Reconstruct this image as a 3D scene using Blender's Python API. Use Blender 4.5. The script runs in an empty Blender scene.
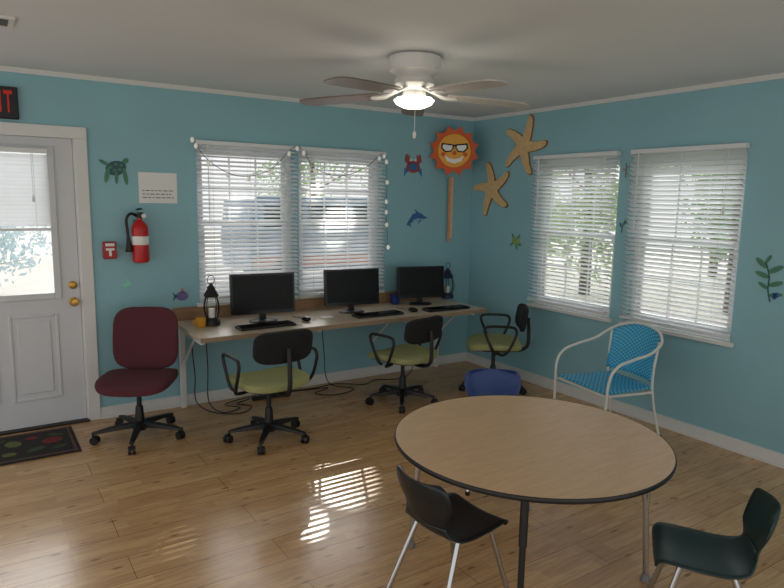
import bpy, bmesh, math, random
from mathutils import Vector, Matrix
random.seed(7)
S=bpy.context.scene; COL=S.collection
R=math.radians; PI=math.pi
S.view_settings.view_transform='Standard'
# ------------------------------------------------------------ camera
CAM=Vector((-4.15,-4.87,1.62)); YAW=R(33.5); PIT=R(8.5); ROLL=R(1.0); FPX=635.0
sy,cy,sp,cp=math.sin(YAW),math.cos(YAW),math.sin(PIT),math.cos(PIT)
FW=Vector((sy*cp,cy*cp,-sp)); RT=Vector((cy,-sy,0)); UP=Vector((sy*sp,cy*sp,cp))
def ray(px,py):
    dx=px-392; dy=py-294; c=math.cos(ROLL); s=math.sin(ROLL)
    a=dx*c+dy*s; b=-dx*s+dy*c
    return FW+RT*(a/FPX)-UP*(b/FPX)
def on(px,py,axis,val):
    d=ray(px,py); return CAM+d*((val-CAM[axis])/d[axis])
def onx(px,py,v=0): return on(px,py,0,v)
def ony(px,py,v=0): return on(px,py,1,v)
def onz(px,py,v=0): return on(px,py,2,v)
cd=bpy.data.cameras.new('camera'); cam=bpy.data.objects.new('camera',cd); COL.objects.link(cam)
xc=RT*math.cos(ROLL)+UP*math.sin(ROLL); yc=-RT*math.sin(ROLL)+UP*math.cos(ROLL); zc=-FW
m=Matrix.Identity(4)
for i in range(3):
    m[i][0]=xc[i]; m[i][1]=yc[i]; m[i][2]=zc[i]; m[i][3]=CAM[i]
cam.matrix_world=m; cd.sensor_width=36; cd.lens=FPX/784*36; cd.clip_start=.05
S.camera=cam
# ------------------------------------------------------------ materials
def lin(c):
    return tuple((x/255/12.92 if x/255<=.04045 else ((x/255+.055)/1.055)**2.4) for x in c)
def nt(name):
    M=bpy.data.materials.new(name); M.use_nodes=True; t=M.node_tree
    return M,t,t.nodes['Principled BSDF']
def mat(name,c,rough=.5,metal=0,var=.08,scale=12,bump=0,emis=None,es=0,coat=0,spec=None):
    M,t,b=nt(name); N=t.nodes; L=t.links; c=lin(c)
    tc=N.new('ShaderNodeTexCoord'); no=N.new('ShaderNodeTexNoise'); no.inputs['Scale'].default_value=scale; no.inputs['Detail'].default_value=3
    L.new(tc.outputs['Object'],no.inputs['Vector'])
    mx=N.new('ShaderNodeMix'); mx.data_type='RGBA'
    mx.inputs[6].default_value=tuple(x*(1-var) for x in c)+(1,)
    mx.inputs[7].default_value=tuple(min(1,x*(1+var)) for x in c)+(1,)
    L.new(no.outputs['Fac'],mx.inputs[0]); L.new(mx.outputs[2],b.inputs['Base Color'])
    b.inputs['Roughness'].default_value=rough; b.inputs['Metallic'].default_value=metal
    if spec is not None: b.inputs['Specular IOR Level'].default_value=spec
    if coat: b.inputs['Coat Weight'].default_value=coat
    if bump:
        bp=N.new('ShaderNodeBump'); bp.inputs['Strength'].default_value=bump; bp.inputs['Distance'].default_value=.01
        L.new(no.outputs['Fac'],bp.inputs['Height']); L.new(bp.outputs['Normal'],b.inputs['Normal'])
    if emis: b.inputs['Emission Color'].default_value=lin(emis)+(1,); b.inputs['Emission Strength'].default_value=es
    return M
def glassm(name,tint=(1,1,1),gl=.06):
    M,t,b=nt(name); N=t.nodes; L=t.links; N.remove(b)
    tr=N.new('ShaderNodeBsdfTransparent'); tr.inputs[0].default_value=tint+(1,)
    g=N.new('ShaderNodeBsdfGlossy'); g.inputs['Roughness'].default_value=.05
    lw=N.new('ShaderNodeLayerWeight'); lw.inputs['Blend'].default_value=gl*3
    mx=N.new('ShaderNodeMixShader'); L.new(lw.outputs['Fresnel'],mx.inputs[0]); L.new(tr.outputs[0],mx.inputs[1]); L.new(g.outputs[0],mx.inputs[2])
    L.new(mx.outputs[0],N['Material Output'].inputs[0]); return M
def translm(name,c,f=.4,rough=.5,var=.1):
    M=mat(name,c,rough,var=var); t=M.node_tree; N=t.nodes; L=t.links; b=N['Principled BSDF']
    tr=N.new('ShaderNodeBsdfTranslucent'); tr.inputs[0].default_value=lin(c)+(1,)
    mx=N.new('ShaderNodeMixShader'); mx.inputs[0].default_value=f
    L.new(b.outputs[0],mx.inputs[1]); L.new(tr.outputs[0],mx.inputs[2]); L.new(mx.outputs[0],N['Material Output'].inputs[0]); return M
def woodm(name,c,c2,rough=.4,sx=1.5,sy_=14):
    M,t,b=nt(name); N=t.nodes; L=t.links
    tc=N.new('ShaderNodeTexCoord'); mp=N.new('ShaderNodeMapping'); mp.inputs['Scale'].default_value=(sx,sy_,sy_)
    no=N.new('ShaderNodeTexNoise'); no.inputs['Scale'].default_value=4; no.inputs['Detail'].default_value=6; no.inputs['Roughness'].default_value=.65
    L.new(tc.outputs['Object'],mp.inputs[0]); L.new(mp.outputs[0],no.inputs['Vector'])
    r=N.new('ShaderNodeValToRGB'); r.color_ramp.elements[0].position=.3; r.color_ramp.elements[0].color=lin(c2)+(1,)
    r.color_ramp.elements[1].position=.7; r.color_ramp.elements[1].color=lin(c)+(1,)
    L.new(no.outputs['Fac'],r.inputs[0]); L.new(r.outputs[0],b.inputs['Base Color']); b.inputs['Roughness'].default_value=rough
    return M
def floorm():
    M,t,b=nt('oak_laminate'); N=t.nodes; L=t.links
    tc=N.new('ShaderNodeTexCoord')
    def brick(w,h,c1,c2,mo,ms,off=.5):
        k=N.new('ShaderNodeTexBrick'); k.offset=off; k.inputs['Scale'].default_value=1
        k.inputs['Brick Width'].default_value=w; k.inputs['Row Height'].default_value=h
        k.inputs['Color1'].default_value=lin(c1)+(1,); k.inputs['Color2'].default_value=lin(c2)+(1,); k.inputs['Mortar'].default_value=lin(mo)+(1,)
        k.inputs['Mortar Size'].default_value=ms; k.inputs['Mortar Smooth'].default_value=.3
        L.new(tc.outputs['Object'],k.inputs['Vector']); return k
    a=brick(.43,.0667,(220,180,130),(202,160,112),(196,155,108),.0008,.37)
    s=brick(1.22,.2,(255,255,255),(244,240,236),(156,134,114),.0018,.5)
    mp=N.new('ShaderNodeMapping'); mp.inputs['Scale'].default_value=(2.5,26,1); L.new(tc.outputs['Object'],mp.inputs[0])
    no=N.new('ShaderNodeTexNoise'); no.inputs['Scale'].default_value=2.5; no.inputs['Detail'].default_value=5; L.new(mp.outputs[0],no.inputs['Vector'])
    r=N.new('ShaderNodeValToRGB'); r.color_ramp.elements[0].position=.33; r.color_ramp.elements[0].color=(.78,.73,.68,1); r.color_ramp.elements[1].position=.6; r.color_ramp.elements[1].color=(1,1,1,1)
    L.new(no.outputs['Fac'],r.inputs[0])
    mp2=N.new('ShaderNodeMapping'); mp2.inputs['Scale'].default_value=(5.5,16,1); L.new(tc.outputs['Object'],mp2.inputs[0])
    vo=N.new('ShaderNodeTexVoronoi'); vo.inputs['Scale'].default_value=1.0; L.new(mp2.outputs[0],vo.inputs['Vector'])
    r2=N.new('ShaderNodeValToRGB'); r2.color_ramp.elements[0].position=.07; r2.color_ramp.elements[0].color=(.5,.4,.32,1); r2.color_ramp.elements[1].position=.18; r2.color_ramp.elements[1].color=(1,1,1,1)
    L.new(vo.outputs['Distance'],r2.inputs[0])
    cur=a.outputs['Color']
    for o in (s.outputs['Color'],r.outputs[0],r2.outputs[0]):
        mx=N.new('ShaderNodeMix'); mx.data_type='RGBA'; mx.blend_type='MULTIPLY'; mx.inputs[0].default_value=1
        L.new(cur,mx.inputs[6]); L.new(o,mx.inputs[7]); cur=mx.outputs[2]
    L.new(cur,b.inputs['Base Color']); b.inputs['Roughness'].default_value=.23; b.inputs['Specular IOR Level'].default_value=.6
    bp=N.new('ShaderNodeBump'); bp.inputs['Strength'].default_value=.12; bp.inputs['Distance'].default_value=.004
    L.new(s.outputs['Fac'],bp.inputs['Height']); bp.invert=True
    n2=N.new('ShaderNodeTexNoise'); n2.inputs['Scale'].default_value=3; L.new(tc.outputs['Object'],n2.inputs['Vector'])
    b2=N.new('ShaderNodeBump'); b2.inputs['Strength'].default_value=.2; b2.inputs['Distance'].default_value=.01
    L.new(n2.outputs['Fac'],b2.inputs['Height']); L.new(bp.outputs['Normal'],b2.inputs['Normal']); L.new(b2.outputs['Normal'],b.inputs['Normal'])
    return M
def weavem(name,c,c2,sc=55):
    M,t,b=nt(name); N=t.nodes; L=t.links
    tc=N.new('ShaderNodeTexCoord'); ch=N.new('ShaderNodeTexChecker'); ch.inputs['Scale'].default_value=sc
    ch.inputs['Color1'].default_value=lin(c)+(1,); ch.inputs['Color2'].default_value=lin(c2)+(1,)
    L.new(tc.outputs['UV'],ch.inputs['Vector']); L.new(ch.outputs['Color'],b.inputs['Base Color'])
    bp=N.new('ShaderNodeBump'); bp.inputs['Strength'].default_value=.4; bp.inputs['Distance'].default_value=.004
    L.new(ch.outputs['Fac'],bp.inputs['Height']); L.new(bp.outputs['Normal'],b.inputs['Normal']); b.inputs['Roughness'].default_value=.45
    return M
m_wall=mat('aqua_paint',(142,188,198),.5,var=.1,scale=1.6,bump=.05)
m_ceil=mat('ceiling_paint',(222,225,227),.8,var=.02,scale=3,bump=.1)
m_floor=floorm()
m_trim=mat('white_trim',(222,222,219),.4,var=.03)
m_door=mat('door_white',(210,212,216),.4,var=.03)
m_vinyl=mat('window_vinyl',(226,227,228),.35,var=.02)
m_slat=translm('blind_slat',(248,249,250),.65)
m_glass=glassm('window_glass')
m_brass=mat('brass',(190,150,80),.3,1)
m_black=mat('black_plastic',(22,22,24),.45,var=.2)
m_blackg=mat('black_gloss',(12,12,14),.2,var=.1,spec=.3)
m_screen=mat('dark_screen',(6,7,9),.3,spec=.2)
m_blackf=mat('black_fabric',(24,24,27),.9,var=.3,scale=150,bump=.3)
m_chrome=mat('chrome',(190,190,192),.22,1)
m_grey=mat('grey_plastic',(120,120,122),.5)
m_burg=mat('burgundy_fabric',(88,40,48),.95,var=.25,scale=180,bump=.4)
m_green=mat('olive_fabric',(158,160,108),.9,var=.35,scale=90,bump=.3)
m_desk=woodm('desk_laminate',(206,190,168),(192,174,150),.35)
m_deske=mat('desk_edge',(150,128,104),.5)
m_splash=woodm('backsplash_wood',(168,134,98),(140,108,76),.5)
m_table=woodm('table_laminate',(218,184,144),(202,166,126),.33,2.2,16)
m_edge=mat('black_edge',(20,19,19),.4)
m_kblack=mat('dark_chair_plastic',(16,28,36),.35,var=.1)
m_kgreen=mat('dark_green_plastic',(16,46,46),.35,var=.1)
m_kblue=mat('blue_chair_plastic',(5,50,116),.35,var=.1)
m_weave=weavem('cyan_weave',(96,196,226),(28,138,196))
m_wtube=mat('white_tube',(222,220,212),.3)
m_red=mat('red_enamel',(190,26,28),.3,var=.06)
m_redd=mat('red_plastic',(170,24,30),.4)
m_white=mat('white_paper',(236,236,232),.7,var=.02)
m_ink=mat('grey_ink',(90,90,95),.7)
m_navy=mat('navy_metal',(22,34,66),.4,var=.1)
m_orange=mat('orange_wood',(212,92,40),.6,var=.12,scale=20)
m_yellow=mat('yellow_paint',(238,170,62),.6,var=.06)
m_star=woodm('starfish_wood',(226,194,144),(206,168,112),.6,8,8)
m_starline=mat('starfish_edge',(150,108,66),.7)
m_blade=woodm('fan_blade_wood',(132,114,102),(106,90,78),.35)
m_blade_sheen=woodm('fan_blade_sheen',(206,198,192),(184,174,168),.35)  # same blade wood, with the light's sheen painted into a paler colour
m_fanw=mat('fan_white',(220,218,214),.35)
m_lamp=mat('lamp_glass',(255,250,235),.3,emis=(255,246,228),es=4)
m_leaf=translm('leaf_green',(120,156,84),.5,var=.4)
m_leaf2=translm('leaf_pale',(160,184,124),.5,var=.4)
m_leaf3=translm('leaf_grey',(184,200,204),.5,var=.3)
m_bark=mat('bark',(112,100,88),.9,var=.3)
m_grass=mat('grass',(140,160,104),.95,var=.35,scale=3)
m_drive=mat('driveway',(190,184,174),.9,var=.12,scale=2)
m_car=mat('blue_grey_van_paint',(104,128,152),.3,coat=.3)
m_carw=mat('van_window',(36,48,58),.15)
m_tyre=mat('tyre',(30,30,30),.8)
m_mat=mat('doormat_pile',(42,38,38),.95,var=.5,scale=60,bump=.5)
def flat(n,c,v=.3): return mat(n,c,.6,var=v,scale=45)
m_dgreen=flat('decal_green',(78,132,104)); m_dteal=flat('decal_dark_teal',(58,92,98),.5); m_dred=flat('decal_red',(164,70,62),.4)
m_dblue=flat('decal_blue',(50,104,160)); m_dpur=flat('decal_purple',(110,100,150)); m_dlime=flat('decal_lime',(140,170,90)); m_dpink=flat('decal_pink',(200,120,124)); m_dpale=flat('decal_pale',(150,186,190))
# ------------------------------------------------------------ mesh builder
def catmull(P,n=6,closed=False):
    P=[Vector(p) for p in P]; out=[]; k=len(P)
    rng=range(k if closed else k-1)
    for i in rng:
        if closed: a,b,c,d=P[(i-1)%k],P[i],P[(i+1)%k],P[(i+2)%k]
        else: a,b,c,d=P[max(i-1,0)],P[i],P[i+1],P[min(i+2,k-1)]
        for j in range(n):
            t=j/n
            out.append(.5*((2*b)+(c-a)*t+(2*a-5*b+4*c-d)*t*t+(3*b-a-3*c+d)*t**3))
    if not closed: out.append(P[-1])
    return out
class MB:
    def __init__(s,M=None): s.bm=bmesh.new(); s.M=M or Matrix.Identity(4)
    def v(s,p): return s.bm.verts.new(s.M@Vector(p))
    def f(s,vs):
        try: return s.bm.faces.new(vs)
        except ValueError: return None
    def box(s,x0,x1,y0,y1,z0,z1,M=None):
        M=M or Matrix.Identity(4)
        c=[s.v(M@Vector(p)) for p in ((x0,y0,z0),(x1,y0,z0),(x1,y1,z0),(x0,y1,z0),(x0,y0,z1),(x1,y0,z1),(x1,y1,z1),(x0,y1,z1))]
        for q in ((3,2,1,0),(4,5,6,7),(0,1,5,4),(1,2,6,5),(2,3,7,6),(3,0,4,7)): s.f([c[i] for i in q])
        return s
    def rings(s,rings,cap=True,close=True):
        V=[[s.v(p) for p in r] for r in rings]; n=len(V[0])
        for a,b in zip(V,V[1:]):
            for i in range(n if close else n-1):
                s.f([a[i],a[(i+1)%n],b[(i+1)%n],b[i]])
        if cap and close: s.f(V[0][::-1]); s.f(V[-1])
        return s
    def tube(s,P,r,n=8,smooth=0,closed=False):
        if smooth: P=catmull(P,smooth,closed)
        P=[Vector(p) for p in P]; rr=r if isinstance(r,(list,tuple)) else [r]*len(P)
        rg=[]; up=None
        for i,p in enumerate(P):
            if closed: t=P[(i+1)%len(P)]-P[i-1]
            else: t=P[min(i+1,len(P)-1)]-P[max(i-1,0)]
            t.normalize()
            if up is None:
                a=Vector((0,0,1)) if abs(t.z)<.9 else Vector((1,0,0)); up=(a-t*a.dot(t)).normalized()
            else:
                up=up-t*up.dot(t); up=up.normalized() if up.length>1e-6 else t.orthogonal().normalized()
            w=t.cross(up)
            rg.append([p+(up*math.cos(2*PI*k/n)+w*math.sin(2*PI*k/n))*rr[i] for k in range(n)])
        if closed: rg.append(rg[0])
        return s.rings(rg,cap=not closed)
    def lathe(s,prof,c=(0,0,0),n=24,sx=1,sy_=1):
        c=Vector(c)
        return s.rings([[c+Vector((r*math.cos(2*PI*k/n)*sx,r*math.sin(2*PI*k/n)*sy_,z)) for k in range(n)] for r,z in [(max(r,1e-4),z) for r,z in prof]])
    def sup(s,c,a,b,h,e1=.4,e2=.4,nu=24,nv=10,M=None,bend=None):
        M=M or Matrix.Identity(4); c=Vector(c)
        pw=lambda x,e: math.copysign(abs(x)**e,x)
        rg=[]
        for i in range(nv+1):
            ph=-PI/2+PI*i/nv; cz=pw(math.sin(ph),e1); cr=max(pw(math.cos(ph),e1),.001)
            r=[]
            for k in range(nu):
                th=2*PI*k/nu
                p=Vector((a*cr*pw(math.cos(th),e2),b*cr*pw(math.sin(th),e2),h*cz))
                if bend: p=bend(p)
                r.append(c+M@p)
            rg.append(r)
        return s.rings(rg)
    def prism(s,pts,y0,y1):
        a=[s.v((x,y0,z)) for x,z in pts]; b=[s.v((x,y1,z)) for x,z in pts]; n=len(pts)
        s.f(a); s.f(b[::-1])
        for i in range(n): s.f([a[i],b[i],b[(i+1)%n],a[(i+1)%n]])
        return s
    def ell(s,cx,cz,rx,rz,rot=0,y0=-.0005,y1=-.005,n=18):
        c,d=math.cos(R(rot)),math.sin(R(rot))
        return s.prism([(cx+rx*math.cos(2*PI*k/n)*c-rz*math.sin(2*PI*k/n)*d,cz+rx*math.cos(2*PI*k/n)*d+rz*math.sin(2*PI*k/n)*c) for k in range(n)],y0,y1)
    def build(s,name,mt,parent=None,bevel=0,seg=2,kind=None):
        bmesh.ops.recalc_face_normals(s.bm,faces=s.bm.faces)
        me=bpy.data.meshes.new(name); s.bm.to_mesh(me); s.bm.free()
        me.materials.append(mt)
        for p in me.polygons: p.use_smooth=True
        me.set_sharp_from_angle(angle=R(38))
        o=bpy.data.objects.new(name,me); COL.objects.link(o)
        if parent: o.parent=parent
        if bevel:
            b=o.modifiers.new('bevel','BEVEL'); b.width=bevel; b.segments=seg; b.limit_method='ANGLE'; b.angle_limit=R(40)
        if kind: o['kind']=kind
        return o
def thing(name,label,cat,loc=(0,0,0),rz=0,group=None):
    o=bpy.data.objects.new(name,None); COL.objects.link(o); o.empty_display_size=.1
    o.location=loc; o.rotation_euler=(0,0,rz)
    if label: o['label']=label
    if cat: o['category']=cat
    if group: o['group']=group
    return o
def tag(o,label,cat,group=None):
    o['label']=label; o['category']=cat
    if group: o['group']=group
    return o
def text(name,body,size,mt,parent,loc,ext=.002,sx=1):
    cu=bpy.data.curves.new(name,'FONT'); cu.body=body; cu.size=size; cu.extrude=ext; cu.align_x='CENTER'; cu.align_y='CENTER'; cu.offset=.003; cu.space_character=1.25
    t=bpy.data.objects.new(name,cu); COL.objects.link(t)
    dg=bpy.context.evaluated_depsgraph_get(); me=bpy.data.meshes.new_from_object(t.evaluated_get(dg))
    bpy.data.objects.remove(t); me.materials.clear(); me.materials.append(mt)
    o=bpy.data.objects.new(name,me); COL.objects.link(o); o.parent=parent; o.location=loc; o.rotation_euler=(PI/2,0,0); o.scale=(sx,1,1)
    return o
# ------------------------------------------------------------ room shell
H=2.41
XL,YB=-6.4,-6.6
W1=(-2.71,-1.91,.80,2.01); W2=(-1.87,-1.06,.80,2.01)
W3=(.87,1.71,.72,1.99); W4=(1.85,2.67,.72,1.99)      # along-wall coordinate on the right wall
DO=(-4.48,-3.53,0,2.0)
def wall(holes,x0,x1,M):
    mb=MB(M); T=.14
    xs=sorted(set([x0,x1]+[h[0] for h in holes]+[h[1] for h in holes]))
    for a,b in zip(xs,xs[1:]):
        h=[q for q in holes if q[0]<=a+1e-6 and q[1]>=b-1e-6]
        if h:
            q=h[0]
            if q[2]>0: mb.box(a,b,0,T,0,q[2])
            mb.box(a,b,0,T,q[3],H)
        else: mb.box(a,b,0,T,0,H)
    bmesh.ops.remove_doubles(mb.bm,verts=mb.bm.verts,dist=1e-4)
    return mb
RWM=Matrix.Rotation(-PI/2,4,'Z')
wall([DO,W1,W2],XL,.0,Matrix()).build('wall_back',m_wall,kind='structure')
wall([W3,W4],-.14,-YB,RWM).build('wall_right',m_wall,kind='structure')
MB().box(XL,.0,YB,.0,-.05,0).build('floor',m_floor,kind='structure')
MB().box(XL,.14,YB,.14,H,H+.08).build('ceiling',m_ceil,kind='structure')
def crown(mb,x0,x1):
    mb.box(x0,x1,-.012,0,H-.03,H)
    mb.box(x0,x1,-.022,-.012,H-.012,H); return mb
crown(MB(),XL,0).build('trim_1',m_trim,kind='structure')
crown(MB(RWM),0,-YB).build('trim_2',m_trim,kind='structure')
def base(mb,x0,x1):
    mb.box(x0,x1,-.014,0,0,.085); mb.box(x0,x1,-.024,-.014,0,.022); return mb
b_=base(MB(),-3.455,0); base(b_,XL,-4.62); b_.build('baseboard_back',m_trim,kind='structure')
base(MB(RWM),.024,-YB).build('baseboard_right',m_trim,kind='structure')
# ------------------------------------------------------------ windows
def window(n,w,rz):
    x0,x1,z0,z1=w
    t=thing('window_%d'%n,None,None,(0,0,0),rz); t['kind']='structure'
    fr=MB(); d0,d1=.06,.13
    fr.box(x0,x0+.04,d0,d1,z0,z1); fr.box(x1-.04,x1,d0,d1,z0,z1); fr.box(x0+.04,x1-.04,d0,d1,z1-.04,z1); fr.box(x0+.04,x1-.04,d0,d1,z0,z0+.04)
    fr.build('window_frame',m_vinyl,t,.003)
    zm=(z0+z1)/2; a=x0+.041; b=x1-.041
    for (q0,q1,y) in ((z0+.041,zm+.02,.075),(zm-.02,z1-.041,.1)):
        s=MB(); s.box(a,a+.03,y,y+.022,q0,q1); s.box(b-.03,b,y,y+.022,q0,q1); s.box(a+.03,b-.03,y,y+.022,q0,q0+.035); s.box(a+.03,b-.03,y,y+.022,q1-.035,q1)
        for k in (1,2): xx=a+.03+(b-a-.06)*k/3; s.box(xx-.005,xx+.005,y+.005,y+.015,q0+.035,q1-.035)
        zz=(q0+q1)/2; s.box(a+.03,b-.03,y+.006,y+.014,zz-.005,zz+.005)
        so=s.build('sash',m_vinyl,t)
        g=MB(); g.box(a+.025,b-.025,y+.009,y+.012,q0+.03,q1-.03); g.build('glass_pane',m_glass,so)
    s=MB(); s.box(x0-.03,x1+.03,-.035,.0,z0-.028,z0); s.box(x0+.002,x1-.002,0,.06,z0,z0+.008); s.build('window_sill',m_trim,t,.004)
window(1,W1,0); window(2,W2,0); window(3,W3,-PI/2); window(4,W4,-PI/2)
def blind(w,rz,label,tilt,zb=None,wand=True,name='window_blind',sp_=.032,cordlen=.45,hwid=.0275):
    x0,x1,z0,z1=w; x0-=.012; x1+=.012; zb=z0+.02 if zb is None else zb
    Wd=x1-x0
    o=Matrix.Rotation(rz,4,'Z')@Vector((x0,-.037,z1+.02))
    t=thing(name,label,'window blind',o,rz,'white window blinds')
    MB().box(0,Wd,-.02,.032,-.032,0).build('headrail',m_vinyl,t,.004)
    s=MB(); z=-.052; zend=zb-(z1+.02)+.03
    while z>zend:
        tz=random.uniform(-.0012,.0012); tt=tilt+random.uniform(-.05,.05)
        ct,st=math.cos(tt)*hwid,math.sin(tt)*hwid
        s.rings([[Vector((x,-ct,z-st+tz)),Vector((x,0,z+.003+tz)),Vector((x,ct,z+st+tz)),Vector((x,0,z+.0015+tz))] for x in (.004,Wd-.004)])
        z-=sp_
    s.build('slats',m_slat,t)
    MB().box(.002,Wd-.002,-.02,.02,zend-.018,zend).build('bottom_rail',m_vinyl,t,.003)
    c=MB()
    for q in (.14,.5,.86):
        for y in (-hwid-.002,hwid+.002): c.tube([(Wd*q,y,-.03),(Wd*q,y,zend-.01)],.0014,5)
    c.build('ladder_cord',m_vinyl,t)
    c=MB(); c.tube([(Wd-.1,-.034,-.02),(Wd-.1,-.034,-cordlen)],.0016,5); c.lathe([(.003,-.0),(.009,-.03),(.008,-.045),(.002,-.05)],(Wd-.1,-.034,-cordlen)); c.build('pull_cord',m_vinyl,t)
    if wand: MB().tube([(.08,-.032,-.02),(.082,-.036,-.6)],.004,6).build('tilt_wand',m_white,t)
    return t
blind(W1,0,'white slatted blind on the back window nearest the door, above the first monitor',R(19))
blind(W2,0,'white slatted blind on the back window behind the middle monitor',R(20))
blind(W3,-PI/2,'narrow looking white blind on the right wall window nearest the room corner',R(-24))
blind(W4,-PI/2,'wide white blind on the right wall window beside the seaweed decal',R(-28),cordlen=.4)
# ------------------------------------------------------------ door
t=thing('door_1',None,None); t['kind']='structure'
d=MB(); dx0,dx1=DO[0]+.02,DO[1]-.015; gx0,gx1,gz0,gz1=-4.34,-3.69,.93,1.90
Y0,Y1=.02,.06
d.box(dx0,gx0,Y0,Y1,.015,1.985); d.box(gx1,dx1,Y0,Y1,.015,1.985); d.box(gx0,gx1,Y0,Y1,.015,gz0); d.box(gx0,gx1,Y0,Y1,gz1,1.985)
bmesh.ops.remove_doubles(d.bm,verts=d.bm.verts,dist=1e-4)
d.build('door_slab',m_door,t)
f_=MB(); 
for q in ((gx0-.03,gx0+.012,gz0-.03,gz1+.03),(gx1-.012,gx1+.03,gz0-.03,gz1+.03),(gx0+.012,gx1-.012,gz1-.012,gz1+.03),(gx0+.012,gx1-.012,gz0-.03,gz0+.012)): f_.box(q[0],q[1],.006,.02,q[2],q[3])
f_.build('glass_frame',m_door,t,.004)
MB().box(gx0,gx1,.045,.05,gz0,gz1).build('glass_pane',m_glass,t)
for a,b in ((-4.36,-4.06),(-3.99,-3.69)):
    p=MB(); 
    for q in ((a,a+.02,.2,.8),(b-.02,b,.2,.8),(a+.02,b-.02,.78,.8),(a+.02,b-.02,.2,.22)): p.box(q[0],q[1],.012,.02,q[2],q[3])
    p.box(a+.05,b-.05,.012,.02,.25,.75); p.build('door_panel',m_door,t,.005)
c=MB(); fx=-3.455
c.box(DO[1]-.005,fx,-.02,0,0,2.06); c.box(-4.59,DO[0]+.005,-.02,0,0,2.06); c.box(-4.59,fx,-.022,-.001,1.985,2.065)
c.box(DO[1]-.012,DO[1]-.0005,0,.13,0,1.99); c.box(DO[0]+.0005,DO[0]+.012,0,.13,0,1.99); c.box(DO[0],DO[1],0,.13,1.986,1.999)
c.build('door_frame',m_trim,t,.004)
MB().box(DO[0],DO[1],-.03,.13,0,.014).build('threshold',mat('dark_threshold',(60,54,50),.5,.6),t)
kx=-3.587
k=MB(Matrix.Translation((kx,.02,.875))@Matrix.Rotation(PI/2,4,'X')); k.lathe([(.03,0),(.03,.006),(.012,.01),(.012,.035),(.026,.045),(.03,.06),(.022,.072),(.001,.075)]); k.build('door_knob',m_brass,t)
k=MB(Matrix.Translation((kx,.02,.99))@Matrix.Rotation(PI/2,4,'X')); k.lathe([(.028,0),(.028,.012),(.02,.016),(.001,.017)]); k.box(-.004,.004,-.014,.014,.014,.03); k.build('deadbolt',m_brass,t)
hb=MB(); 
for z in (.25,1.0,1.75): hb.box(DO[0]+.012,DO[0]+.022,-.006,.02,z,z+.09)
hb.build('hinges',m_brass,t)
bt=blind((gx0+.02,gx1-.02,1.32,gz1-.01),0,'short white blind half lowered over the door glass',R(50),zb=1.36,wand=False,sp_=.026,cordlen=.3,hwid=.018)
bt.location.y=-.026
# exit sign
p=ony(18,103); e=thing('exit_sign','black exit sign with red letters above the white door','sign',(p.x-.165,0,2.185))
MB().box(-.165,.165,-.035,-.001,-.1,.1).build('sign_box',m_black,e,.006)
text('exit_letters','EXIT',.19,mat('red_letters',(170,30,26),.5,emis=(220,30,20),es=.15),e,(.036,-.036,0),.002,.42)
# ceiling vent
v=thing('ceiling_vent','white slotted air vent in the ceiling corner above the exit sign','vent',(-4.09,-1.28,H))
fr=MB(); fr.box(-.17,.17,-.1,-.075,-.012,-.001); fr.box(-.17,.17,.075,.1,-.012,-.001); fr.box(-.17,-.145,-.075,.075,-.012,-.001); fr.box(.145,.17,-.075,.075,-.012,-.001); fr.build('vent_frame',m_fanw,v)
MB().box(-.145,.145,-.075,.075,-.003,-.001).build('vent_back',m_black,v)
s=MB()
for i in range(9): s.box(-.145,.145,-.005,.005,-.001,.001,Matrix.Translation((0,-.064+i*.016,-.008))@Matrix.Rotation(R(40),4,'X'))
s.build('louvres',m_grey,v)
# ------------------------------------------------------------ doormat
t=thing('doormat','dark doormat with red and green fruit lying before the white door','doormat',(-4.1,-.34,0))
MB().box(-.44,.44,-.25,.25,.001,.012).build('mat_base',m_mat,t,.004)
b=MB()
for q in ((-.42,.42,-.235,-.22),(-.42,.42,.22,.235),(-.42,-.405,-.22,.22),(.405,.42,-.22,.22)): b.box(*q,.012,.0135)
b.build('border',mat('mat_border',(96,70,60),.9),t)
TM=Matrix.Rotation(-PI/2,4,'X')
def fruit(x,y,c,rx,rz,rot,nm):
    M=Matrix.Translation((x,y,.0115))@TM
    MB(M).ell(0,0,rx,rz,rot,0,-.003).build(nm,c,t)
m_fr=mat('mat_red',(116,44,42),.95,var=.7,scale=60); m_fg=mat('mat_green',(60,76,50),.95,var=.7,scale=60); m_fl=mat('mat_lime',(96,104,58),.95,var=.7,scale=60)
for x,y,c,rx,rz,ro,nm in ((.3,.02,m_fr,.06,.055,0,'apple_motif'),(.2,-.1,m_fg,.06,.03,30,'leaf_motif'),(.08,.06,m_fl,.045,.06,20,'pear_motif'),(-.06,-.03,m_fr,.06,.06,0,'apple_motif'),(-.2,.07,m_dpur,.05,.04,0,'grape_motif'),(-.3,-.07,m_fr,.06,.06,0,'apple_motif'),(.33,.12,m_fg,.05,.02,-30,'leaf_motif'),(.0,.13,m_fg,.05,.02,30,'leaf_motif'),(.33,-.12,m_fg,.05,.02,30,'leaf_motif'),(.19,.12,m_fr,.035,.03,0,'apple_motif'),(.05,-.12,m_fl,.04,.03,0,'pear_motif')):
    fruit(x,y,c,rx,rz,ro,nm)
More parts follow.
